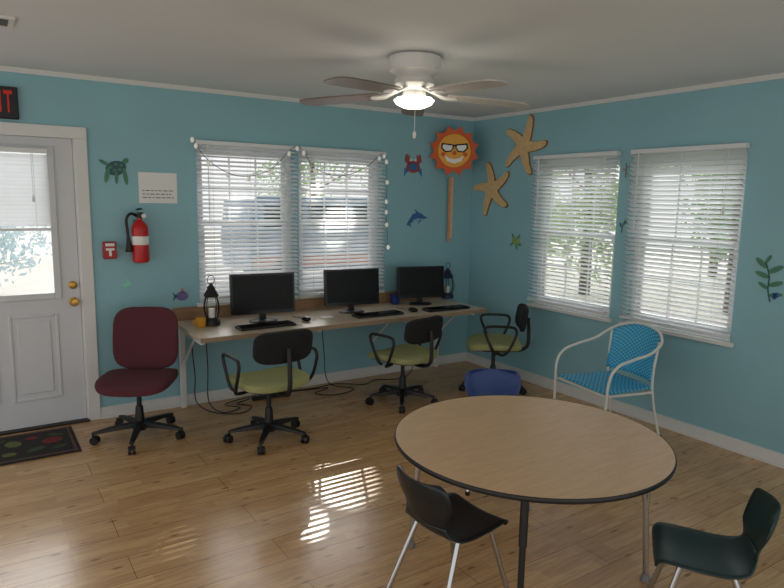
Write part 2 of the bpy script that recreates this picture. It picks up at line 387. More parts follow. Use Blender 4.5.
# ------------------------------------------------------------ wall things
def wt(name,label,cat,px,py,wallk='b',group=None,off=0):
    if wallk=='b': p=ony(px,py,0); return thing(name,label,cat,(p.x,-off,p.z),0,group)
    p=onx(px,py,0); return thing(name,label,cat,(-off,p.y,p.z),-PI/2,group)
G='painted sea life on the walls'
t=wt('sea_turtle_decal','dark green sea turtle decal between the door and the posted paper','wall decal',116,171,'b',G)
MB().ell(0,.02,.07,.05,15).build('shell',m_dteal,t)
MB().ell(.065,.072,.024,.018,40).build('head',m_dgreen,t)
for x,z,a,b,r in ((-.06,-.03,.015,.055,-14),(.06,-.035,.014,.06,8),(.0,-.045,.01,.045,0),(-.078,.055,.035,.012,150)): MB().ell(x,z,a,b,r,-.001,-.006).build('flipper',m_dgreen,t)
s=MB()
for x,z in ((-.035,.025),(.0,.045),(.035,.04),(-.01,.005),(.025,.01)): s.ell(x,z,.013,.011,0,-.005,-.007,8)
s.build('shell_spots',m_dgreen,t)
t=wt('crab_decal','red and blue crab decal left of the wooden sun','wall decal',413,167,'b',G)
MB().ell(0,0,.075,.055).build('body',m_dred,t)
for sx in (-1,1):
    MB().prism([(sx*.05,.02),(sx*.095,.05),(sx*.085,.105),(sx*.055,.12),(sx*.068,.088),(sx*.035,.11),(sx*.045,.07)],-.0005,-.005).build('claw',m_dred,t)
    l=MB()
    for k in range(3): l.prism([(sx*.06,-.0-k*.012),(sx*.1,-.02-k*.025),(sx*.095,-.045-k*.022),(sx*.09,-.028-k*.022),(sx*.055,-.012-k*.012)],-.0005,-.004)
    l.build('legs',m_dblue,t)
    MB().ell(sx*.02,.06,.01,.012).build('eye',m_white,t)
MB().ell(0,-.0,.05,.032,0,-.005,-.007).build('belly',m_dblue,t)
t=wt('dolphin_decal','blue dolphin decal below the crab, left of the hanging sun tail','wall decal',417,219,'b',G)
body=[(-.12,-.055),(-.09,-.005),(-.05,.045),(0,.06),(.05,.05),(.085,.025),(.12,.015),(.085,.0),(.05,-.015),(0,-.01),(-.05,-.025),(-.08,-.045),(-.06,-.075),(-.09,-.062)]
MB().prism(body,-.0005,-.005).build('body',m_dblue,t)
MB().prism([(-.01,.05),(-.03,.09),(.03,.052)],-.0005,-.005).build('dorsal_fin',m_dblue,t)
MB().prism([(.03,-.005),(.01,-.045),(.05,-.01)],-.001,-.006).build('flipper',m_dblue,t)
MB().prism([(.085,.004),(.04,.0),(0,.005),(-.05,-.01),(-.05,-.02),(0,-.006),(.05,-.011)],-.005,-.0065).build('belly',m_dpale,t)
t=wt('small_turtle_decal','small green turtle decal left of the corner-side right window','wall decal',516,241,'r',G)
MB().ell(0,0,.05,.035,-25).build('shell',m_dlime,t)
MB().ell(.05,-.03,.018,.014).build('head',m_dgreen,t)
for x,z,r in ((-.04,.045,120),(.035,.04,60),(-.05,-.03,40),(.01,-.05,100)): MB().ell(x,z,.028,.01,r).build('flipper',m_dgreen,t)
def plant(t,pts,leaves,mt,lm):
    MB().tube([(x,-.004,z) for x,z in pts],.004,5,4).build('stem',mt,t)
    for x,z,r,l in leaves: MB().ell(x+math.cos(R(r))*l/2,z+math.sin(R(r))*l/2,l/2,l*.17,r,-.0005,-.006).build('leaf',lm,t)
t=wt('seaweed_decal','leafy green seaweed decal with blue berries on the right wall edge','wall decal',769,281,'r',G)
plant(t,[(.02,-.13),(.0,-.05),(.0,.03),(-.03,.12)],[(0,-.05,150,.07),(0,-.03,20,.09),(0,.02,160,.09),(-.01,.05,30,.1),(-.02,.08,140,.09),(-.03,.11,60,.06),(.01,-.09,10,.08)],m_dteal,m_dgreen)
b=MB()
for x,z in ((.04,-.08),(.052,-.09),(.043,-.1),(.055,-.077)): b.ell(x,z,.012,.012,0,-.003,-.009,8)
b.build('berries',m_dblue,t)
t=wt('vine_decal','tiny green vine decal at the top between the two right windows','wall decal',626,171,'r',G)
plant(t,[(0,-.05),(.005,0),(0,.06)],[(0,.0,150,.035),(0,.02,30,.035),(0,-.03,20,.03)],m_dgreen,m_dpink)
t=wt('coral_decal','small dark coral decal low between the two right windows','wall decal',622,226,'r',G)
plant(t,[(0,-.05),(.01,0),(.03,.05)],[(0,-.01,120,.04),(.01,.01,40,.045)],m_dteal,m_dteal)
t=wt('fish_decal','small purple fish decal left of the lantern at the desk end','wall decal',182,296,'b',G)
MB().ell(0,0,.045,.035).build('body',m_dpur,t)
MB().prism([(-.035,0),(-.07,.035),(-.06,0),(-.07,-.035)],-.0005,-.005).build('tail',m_dteal,t)
MB().prism([(-.01,.03),(.0,.065),(.025,.025)],-.0005,-.005).build('fin',m_dpink,t)
t=wt('paint_patch','pale green paint patch below the fire extinguisher','wall decal',128,283,'b',G)
MB().prism([(-.06,-.01),(-.02,.0),(0,.04),(.015,0),(.03,-.02),(.0,-.02),(-.02,-.035)],-.0005,-.003).build('patch',flat('patch',(140,216,190)),t)
# posted paper
t=wt('posted_paper','white paper notice taped above and right of the fire extinguisher','paper',158,188)
MB().box(-.135,.135,-.003,-.0005,-.11,.11).build('sheet',m_white,t)
s=MB()
for z in (-.02,-.045,-.07):
    x=-.11
    while x<.1:
        w=random.uniform(.012,.035); s.box(x,min(x+w,.11),-.0042,-.003,z-.003,z+.003); x+=w+.009
s.build('print_lines',m_ink,t)
# fire extinguisher
p=ony(138,239); t=thing('fire_extinguisher','red fire extinguisher with black hose hung on the wall beside the door','fire extinguisher',(p.x,-.0745,p.z-.165))
MB().lathe([(.045,0),(.055,.006),(.058,.02),(.058,.24),(.05,.27),(.03,.295),(.018,.305),(.018,.32)]).build('cylinder',m_red,t)
MB().lathe([(.0585,.13),(.0592,.131),(.0592,.19),(.0585,.191)],n=24).build('label_band',m_white,t)
h=MB(); h.box(-.018,.018,-.02,.02,.32,.35); h.box(-.012,.012,-.09,.03,.352,.36); h.box(-.012,.012,-.085,.02,.375,.385,Matrix.Rotation(R(-6),4,'X')); h.build('valve_handle',m_black,t,.002)
MB(Matrix.Translation((.025,-.015,.335))@Matrix.Rotation(PI/2,4,'X')).lathe([(.001,-.0),(.016,0),(.016,.012),(.001,.013)]).build('gauge',m_white,t)
MB().tube([(-.018,0,.335),(-.06,-.01,.35),(-.09,-.012,.31),(-.085,-.01,.22),(-.08,-.008,.14),(-.078,-.008,.08)],[.01]*21+[.01+.0018*i for i in range(1,11)],8,6).build('hose',m_black,t)
MB().box(-.03,.03,.056,.0745,.02,.3).build('wall_bracket',m_grey,t)
t=wt('fire_alarm_pull','red fire alarm pull box with white T handle left of the extinguisher','fire alarm',109,250)
MB().box(-.043,.043,-.045,-.0005,-.06,.06).build('box',m_redd,t,.005)
h=MB(); h.box(-.028,.028,-.055,-.045,.0,.016); h.box(-.008,.008,-.055,-.045,-.04,.0); h.build('t_handle',m_white,t,.002)
MB().box(-.03,.03,-.047,-.045,.03,.05).build('name_strip',m_white,t)
# wooden sun across the corner
p=ony(454,151,-.14)
t=thing('sun_wall_art','orange wooden sun face with sunglasses hanging across the room corner','wall art',(p.x,-.14,p.z),R(-33))
pts=[]; n=12; K=1.13
for k in range(n*6):
    a=2*PI*k/(n*6); u=(k%6)/6; r=K*(.165+.07*(1-abs(2*u-1))**1.2)
    pts.append((r*math.cos(a+.1*math.sin(2*PI*u)),r*math.sin(a+.1*math.sin(2*PI*u))))
MB().prism(pts,0,-.02).build('sun_rays',m_orange,t,.003)
MB().ell(0,0,.135*K,.135*K,0,-.02,-.034,36).build('face',m_yellow,t,.004)
KM=Matrix.Diagonal((K,1,K,1))
g=MB(KM)
for sx in (-1,1): g.prism([(sx*.006,.05),(sx*.105,.06),(sx*.11,.02),(sx*.078,-.014),(sx*.03,-.01),(sx*.008,.02)],-.034,-.042)
g.box(-.012,.012,-.041,-.036,.035,.047); g.build('sunglasses',m_blackg,t)
g=MB(KM)
for sx in (-1,1): g.prism([(sx*.018,.04),(sx*.094,.048),(sx*.098,.022),(sx*.072,-.003),(sx*.034,.0),(sx*.018,.02)],-.042,-.044)
g.build('pale_lenses',mat('pale_lens',(232,234,230),.3),t)
MB(KM).prism([(-.08,-.035),(-.04,-.06),(0,-.068),(.04,-.06),(.08,-.035),(.06,-.085),(.0,-.105),(-.06,-.085)],-.034,-.04).build('smile',m_white,t)
MB().sup((0,-.036,-.022),.02,.012,.018,1,1,10,6).build('nose',m_orange,t)
for sx in (-1,1): MB(KM).ell(sx*.09,-.03,.02,.018,0,-.034,-.037).build('cheek',m_orange,t)
p2=ony(451,180,-.03)
t2=thing('hanging_streamer','narrow orange tail strip hanging below the wooden sun','wall art',(p2.x,-.03,p.z-.235),0)
for i,(a,b,c_) in enumerate(((-.012,-.62,(212,158,118)),(.016,-.58,(232,188,150)))): 
    s=MB(); s.box(a-.013,a+.013,-.003,.001,b,0); s.build('strip',mat('strip_%d'%i,c_,.7,var=.25,scale=15),t2)
def starfish(px,py,rad,rot,label):
    t=wt('wooden_starfish',label,'starfish decoration',px,py,'r','wooden starfish on the right wall')
    def shape(sc,y0,y1):
        P=[]
        for k in range(5):
            a=R(rot+72*k)
            for da,rr in ((-36,.31),(-26,.39),(-12,.66),(-7,.9),(-3.5,.985),(0,1.0),(3.5,.985),(7,.9),(12,.66),(26,.39)):
                bend=.2*rr*rr
                P.append((rad*sc*rr*math.cos(a+R(da)+bend),rad*sc*rr*math.sin(a+R(da)+bend)))
        return P,y0,y1
    MB().prism(*shape(1,-.0005,-.014)).build('outline_board',m_starline,t,.002)
    MB().prism(*shape(.965,-.014,-.026)).build('star_body',m_star,t,.006,3)
starfish(525,146,.275,64,'larger tan wooden starfish, upper one of the pair near the corner')
starfish(493,189,.268,96,'smaller looking tan wooden starfish, lower one of the pair near the sun')
# string lights
t=thing('string_lights','white string lights draped along the top of the back windows','string lights',(0,-.085,0))
path=[(192,137),(208,160),(238,176),(270,170),(297,146),(315,168),(340,176),(365,168),(384,154),(387,180),(386,210),(388,245)]
P=[ony(a,b,-.085) for a,b in path]; P=[Vector((q.x,0,q.z)) for q in P]
C=catmull(P,6)
MB().tube(C,.0028,5).build('wire',m_ink,t)
m_bulb=mat('bulb',(246,242,232),.3,emis=(255,250,240),es=.15)
bset=C[2::4]+[P[0],P[4],P[8],P[10],P[11]]
for q in bset: MB().sup((q.x,-.004,q.z-.02),.015,.015,.021,1,1,8,6).build('bulb',m_bulb,t)
# ------------------------------------------------------------ desk
DZ=.675; DX0,DX1,DY=-2.92,-.38,-.70
t=thing('computer_desk','long tan laminate computer counter along the back wall under the windows','desk',(DX0,0,0))
L_=DX1-DX0
MB().box(0,L_,DY,-.022,DZ-.03,DZ).build('desktop',m_desk,t,.004)
MB().box(0,L_,DY-.006,DY,DZ-.034,DZ-.002).build('front_edge',m_deske,t)
MB().box(0,L_,-.022,-.002,DZ-.03,DZ+.1).build('backsplash',m_splash,t,.003)
for x in (.05,L_-.05):
    MB().box(x-.02,x+.02,-.07,-.03,0,DZ-.03).build('leg',m_trim,t,.003)
for x in (.05,.95,1.75,L_-.05):
    s=MB(); s.box(x-.012,x+.012,DY+.12,-.072,DZ-.075,DZ-.03); s.tube([(x,-.05,DZ-.35),(x,-.38,DZ-.07)],.01,6); s.build('support_bracket',m_trim,t)
# ------------------------------------------------------------ computers
def monitor(px,Y,rz,label,k):
    p=ony(px,295,Y); t=thing('computer_monitor',label,'monitor',(p.x,Y,DZ+.0005),R(rz),'computer monitors on the desk')
    MB().lathe([(.11,0),(.11,.008),(.09,.014),(.03,.018)],sx=1,sy_=.7).build('stand_base',m_black,t)
    MB().box(-.025,.025,.01,.03,.012,.16).build('stand_neck',m_black,t,.004)
    hw,hh=.232*k,.145*k
    M=Matrix.Translation((0,.0,.062+hh))@Matrix.Rotation(R(-4),4,'X')
    b=MB(M); b.box(-hw,hw,-.005,.03,-hh,hh); b.box(-.13,.13,.03,.05,-.09,.09); b.build('housing',m_black,t,.006)
    f=MB(M)
    for q in ((-hw,-hw+.016,-hh,hh),(hw-.016,hw,-hh,hh),(-hw+.016,hw-.016,hh-.016,hh),(-hw+.016,hw-.016,-hh,-hh+.026)): f.box(q[0],q[1],-.012,-.005,q[2],q[3])
    f.build('bezel',m_blackg,t)
    MB(M).box(-hw+.016,hw-.016,-.0075,-.0055,-hh+.026,hh-.016).build('screen',m_screen,t)
    return t
monitor(263,-.33,-8,'black computer monitor nearest the door, beside the first lantern',1.06)
monitor(352,-.30,-8,'middle black computer monitor in front of the second back window',1.04)
monitor(420.5,-.24,-12,'black computer monitor at the corner end of the desk beside the navy lantern',.98)
def keyboard(px,py,rz,label):
    p=onz(px,py,DZ); t=thing('keyboard',label,'keyboard',(p.x,p.y,DZ),R(rz),'keyboards on the desk')
    MB().box(-.215,.215,-.065,.065,.001,.018).build('case',m_black,t,.005)
    k=MB()
    for r in range(5):
        for c in range(19):
            x=-.203+c*.0215; y=-.056+r*.022; k.box(x,x+.018,y,y+.018,.018,.024)
    k.build('keys',m_blackg,t); return t
keyboard(266,327,2,'black keyboard in front of the monitor nearest the door')
keyboard(378,315.5,0,'black keyboard at the middle seat, right of the middle monitor')
keyboard(446,309.5,-2,'black keyboard at the corner end of the desk')
def mouse(px,py,rz,label):
    p=onz(px,py,DZ); t=thing('computer_mouse',label,'mouse',(p.x,p.y,DZ+.001),R(rz),'mice on the desk')
    MB().sup((0,0,.018),.032,.055,.018,.8,.9,16,8).build('mouse_body',m_blackg,t)
    MB().box(-.003,.003,.015,.035,.03,.036).build('scroll_wheel',m_grey,t)
    MB().tube([(0,.05,.008),(.02,.12,.004),(-.02,.18,.004),(.0,.26,.004)],.002,5,5).build('mouse_cord',m_black,t)
mouse(306,321,0,'black mouse right of the keyboard nearest the door')
mouse(413,312,0,'black mouse between the middle keyboard and the corner keyboard')
def lantern(px,py,s_,label,mt,wd=1):
    p=onz(px,py,DZ); t=thing('lantern',label,'lantern',(p.x,p.y,DZ+.0005),.3,'decorative lanterns on the desk'); t.scale=(s_*wd,s_*wd,s_)
    MB().lathe([(.055,0),(.062,.006),(.06,.03),(.045,.045),(.04,.05)],n=16).build('base',mt,t)
    MB().lathe([(.04,.05),(.052,.08),(.055,.12),(.05,.16),(.038,.19)],n=16).build('glass_chimney',m_glass,t)
    b=MB()
    for k in range(4):
        a=k*PI/2+.4; c,s=math.cos(a),math.sin(a)
        b.tube([(.045*c,.045*s,.04),(.063*c,.063*s,.1),(.06*c,.06*s,.15),(.042*c,.042*s,.2)],.0035,6,4)
    b.build('cage_bars',mt,t)
    MB().lathe([(.05,.19),(.055,.2),(.04,.225),(.028,.24),(.03,.25),(.012,.268),(.008,.28)],n=16).build('cap',mt,t)
    MB().tube([(.03*math.cos(a),0,.3+.03*math.sin(a)) for a in [2*PI*k/16 for k in range(16)]],.003,6,closed=True).build('ring_handle',mt,t)
    MB().lathe([(.022,.05),(.022,.11),(.002,.112)],n=12).build('candle',m_white,t)
lantern(212,325,1.12,'dark lantern with glass chimney at the door end of the desk',m_black,.9)
lantern(447,298,1.05,'navy blue lantern beside the corner monitor',m_navy)
p=onz(201,326,DZ); t=thing('yellow_mug','small yellow cup beside the lantern at the desk end','cup',(p.x-.012,p.y-.04,DZ+.0005))
MB().lathe([(.028,0),(.036,.01),(.038,.07),(.034,.07),(.032,.012),(.001,.01)],n=18).build('cup_body',mat('yellow_glaze',(206,150,40),.4),t)
MB().tube([(-.036,0,.055),(-.058,0,.05),(-.058,0,.025),(-.036,0,.018)],.005,6,4).build('cup_handle',mat('yellow_glaze2',(206,150,40),.4),t)
p=onz(395,304,DZ); t=thing('blue_cup','small blue cup between the middle and corner monitors','cup',(p.x,p.y,DZ+.0005))
MB().lathe([(.034,0),(.04,.005),(.046,.085),(.042,.085),(.036,.01),(.001,.008)],n=18).build('cup_body',mat('blue_cup',(24,52,130),.4),t)
MB().lathe([(.047,.085),(.047,.092),(.001,.093)],n=18).build('cup_lid',mat('blue_lid',(20,40,100),.4),t)
p=onz(326,318,DZ); tag(MB(Matrix.Translation((p.x,p.y,DZ))).box(-.05,.05,-.03,.03,.001,.012).build('note_pad',m_white,None,.002),'small white note pad lying between the first two keyboards','note pad')
# cables
t=thing('power_strip','black power strip on the floor under the desk','power strip',(-2.2,-.16,0))
MB().box(-.16,.16,-.025,.025,0,.035).build('strip_body',m_black,t,.005)
s=MB()
for i in range(5): s.box(-.13+i*.055,-.1+i*.055,-.012,.012,.035,.04)
s.build('sockets',m_grey,t)
def cord(pts,label,r=.0045):
    tag(MB().tube(pts,r,6,6).build('computer_cable',m_black),label,'cable','black cables under the desk')
cord([(-2.80,-.10,.64),(-2.81,-.11,.45),(-2.79,-.09,.25),(-2.8,-.14,.06),(-2.72,-.3,.007),(-2.55,-.42,.007),(-2.42,-.3,.007),(-2.5,-.2,.007),(-2.38,-.16,.02)],'black cable hanging straight down at the door end of the desk')
cord([(-2.7,-.08,.64),(-2.69,-.09,.3),(-2.71,-.16,.05),(-2.66,-.34,.007),(-2.52,-.32,.016),(-2.6,-.2,.018),(-2.45,-.1,.007),(-2.37,-.15,.03)],'black cable tangled on the floor between the first two chairs')
cord([(-1.7,-.08,.64),(-1.68,-.09,.3),(-1.66,-.14,.04),(-1.5,-.3,.007),(-1.72,-.38,.007),(-1.85,-.26,.007),(-1.7,-.2,.016),(-1.9,-.14,.01),(-2.03,-.16,.02)],'black cable looping on the floor under the middle monitor')
cord([(-.75,-.08,.64),(-.76,-.09,.3),(-.78,-.14,.04),(-1.0,-.24,.007),(-1.2,-.16,.007),(-1.35,-.24,.007),(-1.5,-.14,.007),(-1.6,-.1,.007),(-1.8,-.12,.007),(-2.03,-.13,.02)],'black cable running along the baseboard toward the corner')
# ------------------------------------------------------------ office chairs
def office_chair(label,loc,face,seatm,backm,arms,bz0,bz1,bw,sh=.44,basea=10,sw=.24,br=.262):
    t=thing('office_chair',label,'office chair',(loc[0],loc[1],0),R(face-90),'swivel office chairs')
    MB().lathe([(.045,.06),(.05,.075),(.045,.11),(.03,.12),(.026,.2),(.022,.22),(.016,.225),(.016,sh-.08)],n=16).build('gas_column',m_black,t)
    for k in range(5):
        a=R(basea+72*k); M=Matrix.Rotation(a,4,'Z'); q=br/.262
        l=MB(M); l.rings([[Vector((x*q,-w,z0)),Vector((x*q,w,z0)),Vector((x*q,w*.8,z1)),Vector((x*q,-w*.8,z1))] for x,w,z0,z1 in ((.02,.025,.075,.115),(.12,.021,.075,.105),(.22,.018,.068,.09),(.27,.014,.064,.08))])
        lo=l.build('leg',m_black,t,.004)
        c=MB(M@Matrix.Translation((br,0,0))@Matrix.Rotation(random.uniform(0,3),4,'Z')); 
        for s_ in (-.022,.006):
            c.rings([[Vector((.027*math.cos(2*PI*k2/12)+.012,y,.0275+.027*math.sin(2*PI*k2/12))) for k2 in range(12)] for y in (s_,s_+.016)])
        c.box(-.006,.03,-.006,.006,.03,.06); c.tube([(0,0,.045),(0,0,.075)],.006,6)
        c.build('caster',m_black,lo)
    MB().box(-.09,.09,-.11,.1,sh-.085,sh-.06).build('seat_plate',m_black,t,.006)
    def bend(p): return Vector((p.x,p.y,p.z-.02*max(0,p.y/.22)**3+.015*(abs(p.x)/.22)**2))
    MB().sup((0,0,sh-.03),sw,sw*.95,.035,.45,.5,32,10,bend=bend).build('seat',seatm,t)
    MB().sup((0,0,sh-.052),sw*.93,sw*.88,.012,.3,.5,28,6,bend=bend).build('seat_shell',m_black,t)
    hz=(bz1-bz0)/2; zc_=(bz0+bz1)/2
    def bb(p): return Vector((p.x,p.y+.7*p.x*p.x,p.z))
    M=Matrix.Rotation(R(8),4,'X')
    MB().sup((0,-.24,zc_),bw/2,.028,hz,.5,.5,32,14,M=M,bend=bb).build('backrest',backm,t)
    MB().tube([(0,-.05,sh-.075),(0,-.2,sh-.08),(0,-.28,sh-.04),(0,-.29,sh+.08),(0,-.28,zc_)],.016,8,5).build('back_bar',m_black,t)
    if arms:
        for s_ in (-1,1):
            MB().tube([(s_*.15,-.02,sh-.075),(s_*.25,-.05,sh-.07),(s_*.278,-.1,sh-.02),(s_*.282,-.15,sh+.1),(s_*.282,-.15,sh+.15),(s_*.28,-.11,sh+.172),(s_*.275,.06,sh+.172),(s_*.272,.1,sh+.15),(s_*.27,.09,sh+.1),(s_*.262,.03,sh-.03),(s_*.24,.0,sh-.065)],.0115,8,4).build('armrest',m_black,t)
    return t
office_chair('armless burgundy fabric office chair standing beside the white door',(-3.29,-.52),-118,m_burg,m_burg,False,.415,.85,.44,.42,24,.24,.29)
office_chair('olive seated black office chair at the desk seat nearest the door',(-2.56,-.99),95,m_green,m_blackf,True,.575,.79,.42,.44,15)
office_chair('olive seated black office chair pulled up to the middle monitor',(-1.34,-.80),104,m_green,m_blackf,True,.53,.73,.43,.42,5)
office_chair('olive seated black office chair in the corner turned sideways to the desk',(-.48,-.92),142,m_green,m_blackf,True,.54,.75,.40,.44,30)
# ------------------------------------------------------------ round table
TC=Vector((-2.165,-2.985,0)); TZ=.60; TR=.592; TH=.02
t=thing('round_table','round wood laminate activity table with black edge in the foreground','table',TC)
MB().lathe([(TR-.005,TZ-TH),(TR-.004,TZ-TH+.002),(TR-.004,TZ-.001),(TR-.005,TZ)],n=96).build('tabletop',m_table,t)
MB().rings([[Vector(((TR+r)*math.cos(2*PI*k/96),(TR+r)*math.sin(2*PI*k/96),z)) for k in range(96)] for r,z in ((-.004,TZ-TH-.001),(.0,TZ-TH+.002),(.002,TZ-TH/2),(.0,TZ-.002),(-.003,TZ+.0005),(-.004,TZ-TH-.001))],cap=False).build('edge_band',m_edge,t)
for k in range(4):
    a=R(-47+90*k); x,y=.48*math.cos(a),.48*math.sin(a); x2,y2=.52*math.cos(a),.52*math.sin(a)
    lo=MB().tube([(x,y,TZ-TH),(x+(x2-x)*.45,y+(y2-y)*.45,.36)],.016,12).build('leg',m_black if k==3 else m_chrome,t)
    MB().tube([(x+(x2-x)*.4,y+(y2-y)*.4,.38),(x2,y2,.03)],.0125,12).build('leg_extension',m_black if k==3 else m_chrome,lo)
    MB().lathe([(.018,0),(.022,.004),(.018,.02),(.013,.035)],(x2,y2,0),n=14).build('foot_glide',m_grey,lo)
    MB().box(x-.05,x+.05,y-.05,y+.05,TZ-TH-.005,TZ-TH).build('mounting_plate',m_black,lo)
# ------------------------------------------------------------ school chairs
def school_chair(label,loc,face,mt,s_=1.0):
    t=thing('school_chair',label,'chair',(loc[0],loc[1],0),R(face-90),'small plastic school chairs'); t.scale=(s_,)*3
    prof=[(.175,.30,.135),(.17,.322,.15),(.14,.335,.16),(.05,.328,.165),(-.06,.322,.162),(-.125,.332,.15),(-.165,.365,.125),(-.185,.41,.12),(-.2,.455,.145),(-.215,.5,.16),(-.226,.54,.158),(-.233,.568,.145),(-.236,.58,.115)]
    P=catmull([Vector(p) for p in prof],4)
    rg=[]; n=14
    for i,p in enumerate(P):
        f=max(0,min(1,(p.y-.34)/.1)); r=[]
        for k in range(n+1):
            u=-1+2*k/n
            r.append(Vector((u*p.z,p.x+f*.045*u*u,p.y+(1-f)*(.018*u*u-.004*u**6))))
        rg.append(r)
    def shell(r0,r1,nm):
        mb=MB(); mb.rings(rg[r0:r1],close=False); o=mb.build(nm,mt,t)
        sd=o.modifiers.new('solid','SOLIDIFY'); sd.thickness=.007; sd.offset=0
    shell(0,27,'seat'); shell(26,len(rg),'backrest')
    for s2 in (-1,1):
        for (a,b) in (((s2*.12,.09,.322),(s2*.165,.175,.012)),((s2*.12,-.09,.318),(s2*.165,-.215,.012))):
            lo=MB().tube([a,((a[0]+b[0])/2,(a[1]+b[1])/2,(a[2]+b[2])/2),b],.0112,10).build('leg',m_chrome,t)
            MB().lathe([(.012,0),(.014,.004),(.012,.022)],(b[0],b[1],0),n=10).build('foot_cap',m_black,lo)
    MB().tube([(-.12,.09,.316),(.12,.09,.316),(.12,-.09,.312),(-.12,-.09,.312)],.008,8,closed=True).build('seat_frame',m_chrome,t)
school_chair('dark blue-black small plastic chair tucked under the left side of the round table',(-2.585,-2.99),5,m_kblack,.98)
school_chair('dark green small plastic chair at the right front of the round table',(-1.93,-3.67),127,m_kgreen,.97)
school_chair('navy blue small plastic chair behind the round table, only its back showing',(-1.70,-2.28),236,m_kblue,1.05)
# ------------------------------------------------------------ woven armchair
t=thing('woven_armchair','bright cyan blue woven armchair with white tube frame under the right windows','armchair',(-.60,-2.19,0),R(170-90)); t.scale=(.93,.93,.97)
w=.28
MB().tube([(-w+.02,.27,.0),(-w+.01,.26,.3),(-w,.25,.52),(-w,.19,.61),(-w,.06,.65),(-w,-.1,.68),(-w+.015,-.21,.735),(-.2,-.27,.785),(-.11,-.3,.81),(0,-.31,.82),(.11,-.3,.81),(.2,-.27,.785),(w-.015,-.21,.735),(w,-.1,.68),(w,.06,.65),(w,.19,.61),(w,.25,.52),(w-.01,.26,.3),(w-.02,.27,.0)],.0098,10,6).build('arm_frame',m_wtube,t)
for s_ in (-1,1):
    MB().tube([(s_*.235,-.225,.745),(s_*.225,-.2,.42),(s_*.25,-.3,.0)],.009,8,5).build('rear_leg',m_wtube,t)
MB().tube([(-.245,.24,.41),(.245,.24,.41),(.222,-.2,.39),(-.222,-.2,.39)],.009,8,closed=True).build('seat_frame',m_wtube,t)
for s_ in (-1,1): MB().tube([(s_*.24,.235,.41),(s_*.277,.255,.41)],.008,6).build('seat_bolt',m_wtube,t)
def sheet(fn,nu,nv,nm):
    bm=bmesh.new(); uvl=bm.loops.layers.uv.new('UVMap')
    V=[[bm.verts.new(fn(i/nu,j/nv)) for j in range(nv+1)] for i in range(nu+1)]
    for i in range(nu):
        for j in range(nv):
            f=bm.faces.new([V[i][j],V[i+1][j],V[i+1][j+1],V[i][j+1]])
            for l,(a,b) in zip(f.loops,((i,j),(i+1,j),(i+1,j+1),(i,j+1))): l[uvl].uv=(a/nu*.45,b/nv*.45)
    me=bpy.data.meshes.new(nm); bm.to_mesh(me); bm.free(); me.materials.append(m_weave)
    for p in me.polygons: p.use_smooth=True
    o=bpy.data.objects.new(nm,me); COL.objects.link(o); o.parent=t
    sd=o.modifiers.new('solid','SOLIDIFY'); sd.thickness=.012; sd.offset=0
def seatfn(u,v):
    x=-1+2*u; y=-.215+.46*v; hw=.222+.026*v
    return Vector((x*hw,y,.428-.02*math.sin(PI*u)*math.sin(PI*v)+.006*(v**8)))
def backfn(u,v):
    x=-1+2*u; z=.47+(.345-.075*abs(x)**2.2)*v
    return Vector((x*(.222+.018*v),-.205-.085*v+.06*x*x*(.4+.6*v)-.02*(1-x*x),z))
sheet(seatfn,14,14,'woven_seat'); sheet(backfn,14,12,'woven_back')
# ------------------------------------------------------------ ceiling fan
q=onz(415,56,H); FC=Vector((q.x,q.y,H))
t=thing('ceiling_fan','five bladed ceiling fan with white motor and lit glass lamp','ceiling fan',FC)
MB().lathe([(.13,-.0),(.145,-.01),(.15,-.05),(.14,-.085),(.11,-.1),(.1,-.115),(.112,-.13),(.112,-.155),(.09,-.175),(.06,-.19)],n=40).build('motor_housing',m_fanw,t)
MB().lathe([(.06,-.19),(.065,-.2),(.065,-.22),(.05,-.225)],n=24).build('switch_housing',m_fanw,t)
MB().lathe([(.06,-.222),(.1,-.227),(.115,-.24),(.1,-.262),(.06,-.28),(.01,-.285)],n=32).build('lamp_shade',m_lamp,t)
for k in range(5):
    M=Matrix.Rotation(R(17+72*k-33.5),4,'Z')@Matrix.Translation((0,0,-.205))@Matrix.Rotation(R(-3 if k in (0,4) else 6),4,'X')@Matrix.Rotation(R(2.5),4,'Y')
    b=MB(M); ol=[]
    for x,wd in ((.19,.05),(.22,.062),(.35,.07),(.5,.074),(.64,.072),(.68,.06),(.70,.035)): ol.append((x,wd))
    pts=[(x,-w_) for x,w_ in ol]+[(x,w_) for x,w_ in ol[::-1]]
    va=[b.v((x,y,.0)) for x,y in pts]; vb=[b.v((x,y,.007)) for x,y in pts]
    b.f(va[::-1]); b.f(vb)
    for i in range(len(pts)): b.f([va[i],va[(i+1)%len(pts)],vb[(i+1)%len(pts)],vb[i]])
    bo=b.build('fan_blade',m_blade_sheen if k in (0,4) else m_blade,t)  # the two right-hand blades take the copy with painted-in sheen
    a=MB(M)
    a.rings([[Vector((x,-w_,z)),Vector((x,w_,z)),Vector((x,w_,z-.006)),Vector((x,-w_,z-.006))] for x,w_,z in ((.06,.02,.04),(.12,.014,.018),(.18,.03,-.001),(.24,.035,-.001),(.26,.015,-.001))])
    a.build('blade_arm',m_fanw,bo)
x,y=-.062,-.098
s=MB(); s.tube([(x*.55,y*.55,-.21),(x*.9,y*.9,-.22),(x*1.05,y*1.05,-.25),(x*1.05,y*1.05,-.42)],.002,5); s.lathe([(.002,0),(.009,-.012),(.009,-.035),(.002,-.04)],(x*1.05,y*1.05,-.42)); s.build('pull_chain',m_fanw,t)
